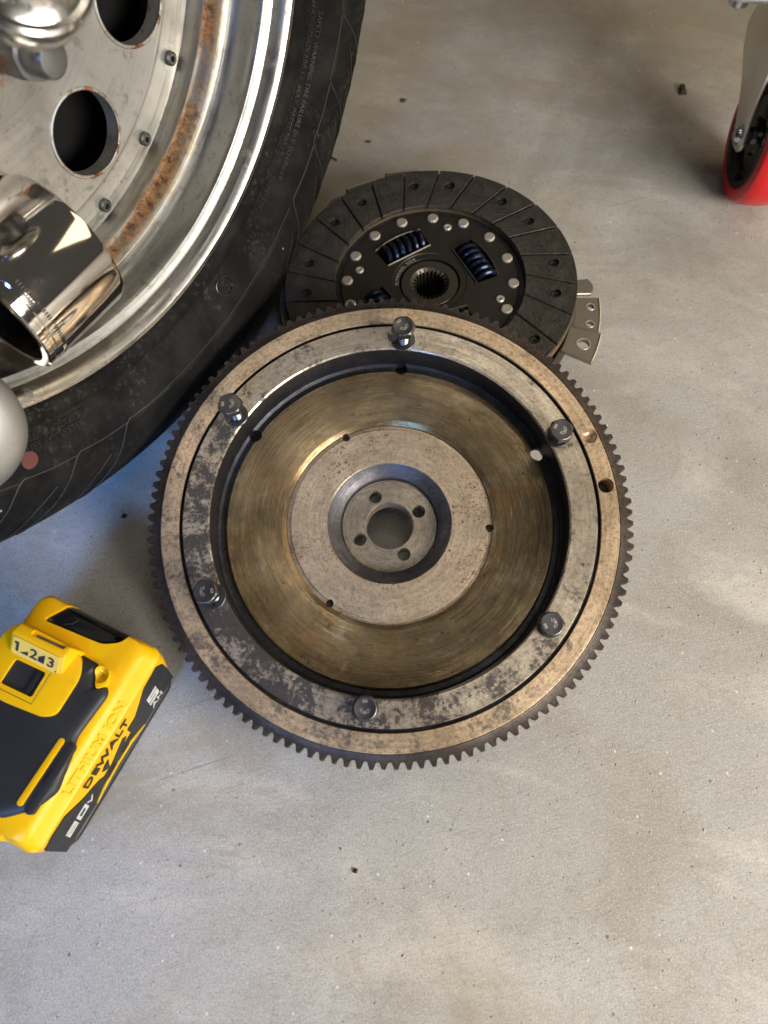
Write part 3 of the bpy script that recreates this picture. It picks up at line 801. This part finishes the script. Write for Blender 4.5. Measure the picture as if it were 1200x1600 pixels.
for k in range(11):
    a = R(18.0 + 360 / 11 * k); o = ring0
    if k: o = ring0.copy(); COL.objects.link(o)
    o.location = WO + Vector((.1215 * cos(a), .1215 * sin(a), -.0448))
scb = lathe([(.0015, .0012), (.0016, .0030), (.0026, .0030), (.0036, .0022), (.0038, .0), (.0, 0), (0, .0012)], 20, False)
sc0 = link("socket_screw", scb, M_screw, wheel)
for k in range(22):
    a = R(10.4 + 360 / 22 * k); o = sc0
    if k: o = sc0.copy(); COL.objects.link(o)
    o.location = WO + Vector((.1562 * cos(a), .1562 * sin(a), -.0472))
nb = bmesh.new(); af = .0105
secs = []
for z, lim in ((0, 9), (.016, 9), (.0185, .0110)):
    ring = []
    for k in range(36):
        a = 2 * pi * k / 36; q = (a % (pi / 3)) - pi / 6; rr = min(af / cos(q), lim); ring.append((rr * cos(a), rr * sin(a), z))
    secs.append(ring)
for z, rr in ((.0186, .0088), (.0255, .0086), (.0285, .0080), (.0300, .0066), (.0306, .003)):
    secs.append([(rr * cos(2 * pi * k / 36), rr * sin(2 * pi * k / 36), z) for k in range(36)])
loft(secs, nb)
nut0 = link("lug_nut", nb, M_nut, wheel)
for k in range(5):
    a = R(15 + 72 * k); o = nut0
    if k: o = nut0.copy(); COL.objects.link(o)
    o.location = WO + Vector((.0572 * cos(a), .0572 * sin(a), -.0300))
link("brake_drum", lathe([(0, -.082), (.1590, -.082), (.1590, -.11), (0, -.11)], 64, False), M_black, wheel, loc=WO)
link("hub_core", lathe([(0, -.0295), (.034, -.0295), (.0358, -.0310), (.0358, -.085), (0, -.085)], 64, False), M_face, wheel, loc=WO)

link("hub_spindle", lathe([(0, .026), (.013, .026), (.015, .024), (.016, -.03), (0, -.03)], 40, False), M_nut, wheel, loc=WO)
def W2(l, t, o): return wc + wl * l + wt * t + wn * o
# tipped centre cap on the hub
ax = (wn * .55 + Vector((0, 0, 1)) * .6).normalized()
u = ax.orthogonal().normalized(); v = ax.cross(u)
capb = lathe([(0, .0075), (.012, .0070), (.0185, .0045), (.0200, .0035), (.0222, .0040), (.0235, .0030), (.0240, .0), (.0236, -.004), (.0225, -.0085), (.0200, -.010), (.0, -.010)], 72, False)
capc = W2(.006, -.004, .040)
o = link("centre_cap", capb, M_cap); o.matrix_world = frame(capc, u, v, ax)
tag(o, "round chrome centre cap with a rust stained top, above the lug nut of the wheel", "cap")
# polished tube lying in the dish
tb = bmesh.new()
RR = .0360
lathe([(RR - .0012, 0), (RR, .0008), (RR, .0035), (RR - .0004, .0040), (RR - .0004, .0058), (RR, .0064), (RR, .0500), (RR - .0010, .0525), (RR - .0030, .0535), (RR - .0045, .0530), (RR - .0052, .0500), (RR - .0052, .0008), (RR - .0045, 0)], 96, True, tb)
tubec = W2(.1265, -.0715, -.0095)
o = thing("chrome_sleeve", "polished chrome sleeve with a knurled band, open end down, lying in the wheel dish", "sleeve", frame(tubec, wl, wn * -1, wt))
link("shell", tb, M_mirror, o)
kn = bmesh.new()
for k in range(150):
    a = 2 * pi * k / 150
    tube([((RR - .0002) * cos(a), (RR - .0002) * sin(a), .0092), ((RR - .0002) * cos(a), (RR - .0002) * sin(a), .0112)], .0005, 5, kn)
link("knurled_band", kn, M_mirror, o, kind='stuff')
link("end_web", lathe([(0, .046), (RR - .0050, .046), (RR - .0050, .049), (0, .049)], 64, False), M_black, o)
# matte silver cup beside it
ax = (wn * .85 + wt * -.25 + Vector((0, 0, .35))).normalized(); u = ax.orthogonal().normalized(); v = ax.cross(u)
o = link("silver_cap", lathe([(0, .0095), (.010, .0092), (.020, .0078), (.026, .0056), (.0290, .0040), (.0316, .0020), (.0336, -.0002), (.0345, -.0030), (.0345, -.0110), (.0335, -.0120), (.0320, -.0105), (.0315, -.0020), (.0, .0040)], 72, False), M_matte)
o.matrix_world = frame(W2(.1465, -.1275, .0095), u, v, ax)
tag(o, "matte silver domed cap at the left edge, below the chrome sleeve", "cap")

# ------------------------------------------------------------------ battery pack
bO = Vector((-.1729, -.002, 0)); b1 = Vector((.44, .898, 0)).normalized(); b2 = Vector((-b1.y, b1.x, 0))
BM = frame(bO, b1, b2, Vector((0, 0, 1)))
bat = thing("battery_pack", "yellow and black power tool battery pack standing on the floor at the left", "battery", BM)
mm = .001
def S2(pts): return [(x * mm, y * mm) for x, y in pts]
def rsec(a0, a1, c0, c1, r, z): return [(x, y, z * mm) for x, y in rrect(a0 * mm, a1 * mm, c0 * mm, c1 * mm, r * mm, 6)]
link("base_case", loft([rsec(4, 104, 4, 74, 8, 0.3), rsec(1, 107, 1, 77, 10, 3), rsec(-1, 109, -.4, 79, 11, 6.5), rsec(-1.2, 109.4, -.8, 79.4, 11, 11.5), rsec(-.6, 108.8, .1, 79, 10.6, 12.2), rsec(-.6, 108.8, .1, 79, 10.6, 24)]), M_blk, bat)
hs = link("housing", loft([rsec(-.6, 109.0, .3, 79.0, 9, 12.4), rsec(-1.6, 112.0, .3, 80, 8, 24), rsec(-2.6, 113.5, .5, 80.5, 7, 36), rsec(-2.6, 113.6, .8, 80.4, 6, 46.0), rsec(-1.6, 113.0, 2.0, 79.6, 6, 47.2), rsec(-.6, 112.4, 5.0, 78, 7, 52), rsec(.6, 111.5, 7.0, 76.5, 8, 55), rsec(3, 109.5, 9.5, 74, 9, 56.3)]), M_yel, bat)
# recessed glossy window at the far end
cw = bmesh.new()
wpts = round_poly([(98.5, 67.5), (101.5, 29), (107.5, 19.5), (130, 18), (130, 59), (111, 59.5)], 3.5)
prism(S2(wpts), .040, .08, cw)
cut(hs, cw)
def wsec(z, k, amax):
    cx, cy = 108, 42
    return [(min(cx + (x - cx) * k, amax) * mm, (cy + (y - cy) * k) * mm, z * mm) for x, y in round_poly([(98.7, 67.2), (101.7, 29.2), (107.6, 19.8), (113.4, 18.3), (113.4, 58.8), (111, 59.3)], 3.2)]
link("end_window", loft([wsec(36, 1, 113.3), wsec(46, .995, 113.2), wsec(51, .99, 112.0), wsec(54.2, .985, 110.4), wsec(54.6, .95, 109.6), wsec(53.6, .86, 109.0), wsec(53.3, .6, 108.6)]), M_gloss, bat)
rl = bmesh.new()
tube([(.1015, .0560, .0541), (.1040, .0520, .0540), (.1070, .0500, .0541)], .0006, 6, rl)
link("window_rib", rl, M_blk, bat)
# rubber over-mould
grip_out = round_poly([(92.5, 40), (92.0, 23.5), (87.5, 24), (80, 17.2), (84.5, 13.2), (80.5, 9.6), (54.8, 11.6), (48.4, 8.9), (28.5, 5.8), (17, 9.6), (6, 22.5), (4.5, 40), (5, 74), (40, 76), (88, 77)], 3)
def gsec(z, k):
    cx, cy = 47, 45
    return [((cx + (x - cx) * k) * mm, (cy + (y - cy) * k) * mm, z * mm) for x, y in grip_out]
link("rubber_grip", loft([gsec(47, 1.0), gsec(55.2, 1.0), gsec(57.4, .985), gsec(58.6, .955), gsec(59.4, .90), gsec(59.6, .82)]), M_rub, bat)
# ridge and yellow stripe on the grip
def capsule(a0, a1, y, w, z0, z1, skew=0):
    pts = []
    for k in range(9):
        q = -pi / 2 + pi * k / 8; pts.append(((a1 + w * cos(q)) * mm, (y + skew + w * sin(q)) * mm))
    for k in range(9):
        q = pi / 2 + pi * k / 8; pts.append(((a0 + w * cos(q)) * mm, (y + w * sin(q)) * mm))
    bm = prism(pts, z0 * mm, z1 * mm)
    return bevel_all(bm, .0004, 2)
link("grip_stripe", capsule(17, 50, 17.6, 1.7, 57, 60.2, -.6), M_yel, bat)
link("grip_ridge", capsule(16.5, 49.5, 11.6, 2.6, 52, 59.6, 0), M_rub, bat)
# funnel notch next to the grip
fb = link("funnel_scoop", bevel_all(prism(S2(round_poly([(79.6, 16.8), (84.2, 12.6), (91.5, 15.6), (92, 22.5), (88, 23.6)], 2.0)), .050, .0597), .0005, 2), M_yel, bat)
cs = bmesh.new(); bmesh.ops.create_uvsphere(cs, u_segments=20, v_segments=12, radius=.0048, matrix=Matrix.Translation((.0872, .0188, .0612)))
cut(fb, cs)
# gauge plate and sloping block
gp = link("gauge_plate", bevel_all(prism(S2(round_poly([(56.5, 78), (52.8, 58), (55.5, 33), (59.5, 27), (82, 27.4), (90.5, 33), (92.4, 40), (90.5, 76), (84, 79)], 5)), .052, .0612), .0008, 2), M_yel, bat)
def hexa(p):  # 8 corners: bottom ring, top ring
    bm = bmesh.new(); v = [bm.verts.new(Vector(q) * mm) for q in p]
    for f in ((3, 2, 1, 0), (4, 5, 6, 7), (0, 1, 5, 4), (1, 2, 6, 5), (2, 3, 7, 6), (3, 0, 4, 7)): bm.faces.new([v[i] for i in f])
    return bm
blk = hexa([(75.5, 71, 60), (76.5, 36.5, 60), (94.0, 34, 56), (93.5, 74, 56), (85.4, 71.5, 68.6), (87.0, 37, 68.6), (92.2, 37.5, 67.2), (91.4, 71, 67.2)])
gb = link("gauge_block", bevel_all(blk, .0014, 3), M_yel, bat)
cs = bmesh.new(); prism(S2(round_poly([(88.2, 61.5), (89.4, 40.5), (93.5, 40.5), (93.5, 61.5)], 1.2)), .0662, .08, cs); cut(gb, cs)
link("contact_slot", prism(S2([(88.8, 58.5), (89.8, 41.5), (91.0, 41.5), (90.0, 58.5)]), .0650, .0666), M_slot, bat)
# label on the slope
s0 = Vector((76.2, 68.6, 60.6)) * mm; s1 = Vector((77.1, 38.9, 60.6)) * mm; s2 = Vector((85.2, 69.3, 68.4)) * mm
ex = (s1 - s0).normalized(); ez = ex.cross((s2 - s0)).normalized(); ey = ez.cross(ex)
LM = frame(s0, ex, ey, ez)
lb = prism(rrect(0, .0297, 0.0006, .0108, .0012), 0, .0007); 
lab_o = link("gauge_label", lb, M_label, bat); lab_o.matrix_local = LM
gm = prism([(.0026, .0030), (.0042, .0030), (.0042, .0086), (.0014, .0086), (.0014, .0072), (.0026, .0072)], 0, .0002)
def addt(bm, body, size, x, y, sx=1.0, bold=.00015):
    t = text_bm(body, size, .0002, bold)
    for v in t.verts: v.co = Vector((v.co.x * sx + x, v.co.y + y, v.co.z))
    me_ = bpy.data.meshes.new("x"); t.to_mesh(me_); t.free(); bm.from_mesh(me_); bpy.data.meshes.remove(me_)
addt(gm, "2", .0080, .0138, .0030, 1.3); addt(gm, "3", .0080, .0248, .0030, 1.3)
prism([(.0052, .0030), (.0104, .0030), (.0104, .0056)], 0, .0002, gm); prism([(.0170, .0030), (.0208, .0030), (.0208, .0082), (.0170, .0058)], 0, .0002, gm)
cyl_bm(.0284, .0018, .0005, 0, .0002, 10, gm)
link("gauge_numbers", gm, M_navy, lab_o, loc=(0, 0, .0007))
# push button well
cb = bmesh.new(); prism(S2(round_poly([(60.3, 64), (74.3, 64.5), (75.3, 44.7), (61.3, 43.8)], 1.5)), .0550, .08, cb); cut(gp, cb)
link("button_well", prism(S2(round_poly([(60.2, 64.1), (74.4, 64.6), (75.4, 44.6), (61.2, 43.7)], 1.5)), .0545, .0592), M_gloss, bat)
link("gauge_button", bevel_all(prism(S2(round_poly([(61.6, 50.0), (74.0, 50.6), (74.2, 47.2), (61.8, 46.4)], .8)), .0575, .0606), .0006, 2), M_blk, bat)
fr = bmesh.new()
tube([Vector((x * mm, y * mm, .0612)) for x, y in ((57.5, 66.5), (58.6, 41.6), (76.5, 42.4))], .00022, 5, fr)
link("panel_line", fr, M_rub, bat)
# clip step at the near end
link("end_clip", bevel_all(prism(S2(round_poly([(-5.0, 22), (-3.2, 21), (3, 20.4), (3, 34), (-4.6, 34)], 1.5)), .030, .0505), .001, 2), M_yel, bat)
# printing on the long side (plane facing the camera side): a = along, z = up
PM = frame((0, .0001, 0), (1, 0, 0), (0, 0, 1), (0, -1, 0))
def side(name, bm, mat, lift=0.0, par=bat, tilt=0.0):
    o = link(name, bm, mat, par); o.matrix_local = PM @ Matrix.Translation((0, 0, lift)); return o
right_blk = round_poly([(105.0, 44), (108.2, 38.5), (108.0, 28.4), (106.5, 12.4), (75.8, 12.2), (68.6, 20.5), (68.9, 31.0), (76.8, 31.2), (83.3, 35.8), (91.5, 42.4), (98, 43.0)], 1.2)
side("black_panel", prism(S2(right_blk), -.0012, .0003), M_print)
left_blk = round_poly([(34.2, 31.0), (29.3, 33.4), (19.0, 42.6), (7.7, 43.2), (1.0, 41.0), (.6, 12.6), (29, 12.3), (37.0, 18.6), (42.9, 23.9), (39.9, 27.6)], 1.2)
side("black_panel", prism(S2(left_blk), -.0012, .0003), M_print)
# X R letters: yellow cut-outs on black shapes
xb = bmesh.new()
for poly in ([(44.6, 30.2), (48.2, 32.2), (51.6, 32.4), (48.0, 24.6), (46.0, 27.0)], [(64.2, 30.2), (66.0, 27.0), (57.0, 22.6), (57.4, 17.6), (63.0, 17.6), (63.6, 15.2), (54.0, 14.6), (50.6, 24.2)], [(40.9, 14.6), (46.3, 19.6), (51.3, 17.2)]):
    prism(S2(poly), -.0012, .0003, xb)
side("letter_gap", xb, M_print)
sw = bmesh.new()
prism(S2([(28.2, 11.9), (36.2, 14.0), (50.8, 15.8), (63.8, 15.6), (76.0, 12.0), (64.5, 17.4), (50.8, 17.2), (36.0, 15.4)]), -.0008, .0009, sw)
side("swoosh", sw, M_yel2)
def stext(name, body, a, z, size, sx, mat, shear=0.0, bold=0.0, depth=.0003, lift=.0003, spacing=1.0):
    t = text_bm(body, size * mm, depth, bold, spacing, shear)
    for v in t.verts: v.co = Vector((v.co.x * sx + a * mm, v.co.y + z * mm, v.co.z))
    return side(name, t, mat, lift)
stext("brand_lettering", "DEWALT", 54.0, 36.0, 9.4, 1.05, M_print, 0, .00016, lift=.0)
def block(name, polys, a, z, mat, k=1.0):
    bm = bmesh.new()
    for p in polys: prism([((a + (x + .12 * y) * k) * mm, (z + y * k) * mm) for x, y in p], 0, .0003, bm)
    return side(name, bm, mat, .0003)
P2 = [(0, 8), (9.5, 8), (9.5, 3.2), (2.2, 3.2), (2.2, 1.8), (9.5, 1.8), (9.5, 0), (0, 0), (0, 4.9), (7.3, 4.9), (7.3, 6.2), (0, 6.2)]
P0 = [[(11, 0), (20.5, 0), (18.3, 1.8), (13.2, 1.8)], [(20.5, 0), (20.5, 8), (18.3, 6.2), (18.3, 1.8)], [(20.5, 8), (11, 8), (13.2, 6.2), (18.3, 6.2)], [(11, 8), (11, 0), (13.2, 1.8), (13.2, 6.2)]]
block("voltage_lettering", [P2] + P0, 8.6, 21.0, M_white, .86)
stext("voltage_lettering", "V", 29.2, 21.6, 6.5, 1.25, M_white, .15, .0001)
P5 = [(0, 10), (9, 10), (9, 7.8), (2.4, 7.8), (2.4, 6.2), (9, 6.2), (9, 0), (0, 0), (0, 2.2), (6.6, 2.2), (6.6, 4.0), (0, 4.0)]
block("capacity_lettering", [P5], 86.2, 20.6, M_white, 1.0)
stext("capacity_lettering", "AH", 91.0, 14.4, 6.4, 1.15, M_white, .1, .00006)

# embossed words on the sloping band
t = text_bm("LITHIUM ION", .0076, .0007, .0002, 1.05)
xs = [v.co.x for v in t.verts]; k = .0515 / (max(xs) - min(xs))
sl = math.atan2(4.8, 3.0)
for v in t.verts: v.co = Vector((v.co.x * k, v.co.y, v.co.z))
o = link("embossed_lettering", t, M_yel, bat)
yv = Vector((0, 3.0, 4.8)).normalized(); xv = Vector((1, 0, 0)); zv = xv.cross(yv)
o.matrix_local = frame((.0545, .0021 , .0474), xv, yv, zv)

# ------------------------------------------------------------------ caster
ca = R(-5)
nx = Vector((-cos(ca), -sin(ca), 0)); ny = Vector((0, 0, 1)).cross(nx)
CC = Vector((.3005, .5075, 0))
CM = frame(CC, ny, nx, Vector((0, 0, 1)))   # local x: rolling direction, y: axle outward to the left
CM = frame(CC, nx, Vector((0, 0, 1)).cross(nx), Vector((0, 0, 1)))
cas = thing("caster", "red and black swivel caster with a zinc fork at the right edge", "caster", CM)
CR = .050
def ylathe(prof, seg=72, closed=True):  # revolve about the axle (local x)
    bm = lathe(prof, seg, closed); bm.transform(Matrix.Rotation(R(90), 4, 'Y')); return bm
link("tread", ylathe([(.0385, -.0155), (.0430, -.0160), (.0470, -.0148), (.0492, -.0110), (.0500, -.005), (.0500, .005), (.0492, .0110), (.0470, .0148), (.0430, .0160), (.0385, .0155)], 96), M_redpu, cas, loc=(0, 0, CR))
link("wheel_hub", ylathe([(.0, -.0120), (.0120, -.0120), (.014, -.0095), (.030, -.0095), (.0325, -.0150), (.0380, -.0158), (.0384, -.0150), (.0384, .0150), (.0380, .0158), (.0325, .0150), (.030, .0095), (.014, .0095), (.0120, .0120), (0, .0120)], 72, False), M_gloss, cas, loc=(0, 0, CR))
# fork legs: outline in (y, z) of the caster frame
leg = [(.0135, .0490), (.0100, .0420), (.0015, .0385), (-.0090, .0375), (-.0150, .0425), (-.0260, .0530), (-.0460, .0650), (-.0700, .0740), (-.0835, .0860), (-.0810, .0960), (-.0760, .1160), (-.0060, .1160), (-.0030, .0970), (.0000, .0770), (.0085, .0560)]
leg = round_poly(leg, .006, 4)
def leg_bm(xo):
    bm = prism([(y, z) for y, z in leg], 0, .0026)
    m_ = Matrix(((0, 0, 1, xo), (1, 0, 0, 0), (0, 1, 0, 0), (0, 0, 0, 1))); bm.transform(m_); return bevel_all(bm, .0008, 2)
link("fork_leg", leg_bm(.0190), M_zplate, cas); link("fork_leg", leg_bm(-.0216), M_zplate, cas)
cr_ = bm = box(-.0216, .0216, -.080, -.004, .1150, .1180); link("fork_crown", bevel_all(cr_, .0008, 2), M_zplate, cas)
link("swivel_race", lathe([(0, .1182), (.022, .1182), (.0245, .1200), (.0245, .1225), (.0235, .1240), (0, .1240)], 48, False), M_zbright, cas, loc=(0, -.045, 0))
ab = ylathe([(0, -.0250), (.0040, -.0250), (.0060, -.0240), (.0066, -.0215), (.0066, .0215), (.0060, .0245), (.0040, .0262), (0, .0266)], 24, False)
link("axle_bolt", ab, M_zbright, cas, loc=(0, 0, CR))
link("axle_nut", ylathe([(.0075, .0217), (.0075, .0228), (.0050, .0232), (.0050, .0217)], 24), M_zbright, cas, loc=(0, 0, CR))
tp = link("top_plate", bevel_all(prism(rrect(-.050, .055, -.130, -.040, .006), .1242, .1276), .0007, 2), M_zbright, cas)

pb = lathe([(0, .1165), (.0062, .1165), (.0072, .1175), (.0072, .1240), (0, .1240)], 20, False)
link("plate_nut", pb, M_zbright, cas, loc=(.046, -.052, 0))

# ------------------------------------------------------------------ bits on the floor
def chip(name, loc, pts, h, mat, label, cat, rz=0):
    bm = bmesh.new(); base = [bm.verts.new((x, y, 0)) for x, y in pts]
    top = [bm.verts.new((x * .55, y * .6, h * random.uniform(.6, 1.2))) for x, y in pts]
    bm.faces.new(list(reversed(base))); bm.faces.new(top); n_ = len(pts)
    for i in range(n_): bm.faces.new((base[i], base[(i + 1) % n_], top[(i + 1) % n_], top[i]))
    o = link(name, bm, mat, loc=(loc[0], loc[1], .0002), rot=(0, 0, rz)); return tag(o, label, cat)
M_leaf = plastic("dark_leaf", (.03, .022, .016), .7)
M_crumb = plastic("dark_crumb", (.05, .035, .022), .8)
chip("leaf_scrap", (.272, .630), [(-.003, -.006), (.004, -.005), (.0025, -.001), (.0045, .006), (.001, .0095), (-.002, .004)], .003, M_leaf, "dark curled leaf scrap on the floor left of the red caster", "debris")
chip("crumb", (.017, .617), [(-.003, -.002), (.001, -.003), (.004, .001), (.001, .003), (-.002, .002)], .0015, M_crumb, "small brown crumb on the floor above the clutch disc", "debris")
chip("crumb", (-.014, .564), [(-.0028, -.0012), (.002, -.0016), (.003, .001), (-.001, .0015)], .001, M_crumb, "flat brown crumb on the floor close to the tyre", "debris")
chip("black_speck", (-.016, -.011), [(-.0013, -.001), (.001, -.0014), (.0015, .0008), (-.0004, .0014)], .0012, M_leaf, "single black speck on the open floor in front of the flywheel", "debris")
chip("grit_chip", (-.1755, .2045), [(-.002, -.0014), (.0016, -.0018), (.0024, .0008), (-.0006, .002)], .0014, M_crumb, "dark grit chip on the bluish floor between tyre and flywheel", "debris")
o = link("twig", tube([(-.052, .5475, .0016), (-.046, .5440, .0014), (-.0405, .5400, .001)], .0006, 6), M_leaf)
tag(o, "thin dark twig on the floor beside the tyre tread", "debris")
# loose pale grit
gr = bmesh.new()
for k in range(420):
    x, y = random.uniform(-.4, .45), random.uniform(-.1, .8)
    s = random.uniform(.00025, .0007)
    m_ = Matrix.Translation((x, y, s * .4)) @ Matrix.Rotation(random.uniform(0, 6), 4, 'Z') @ Matrix.Diagonal((1, random.uniform(.6, 1.6), .7, 1))
    bmesh.ops.create_icosphere(gr, subdivisions=1, radius=s, matrix=m_)
link("grit", gr, plastic("pale_grit", (.55, .53, .49), .8), kind='stuff')
bpy.context.view_layer.update()
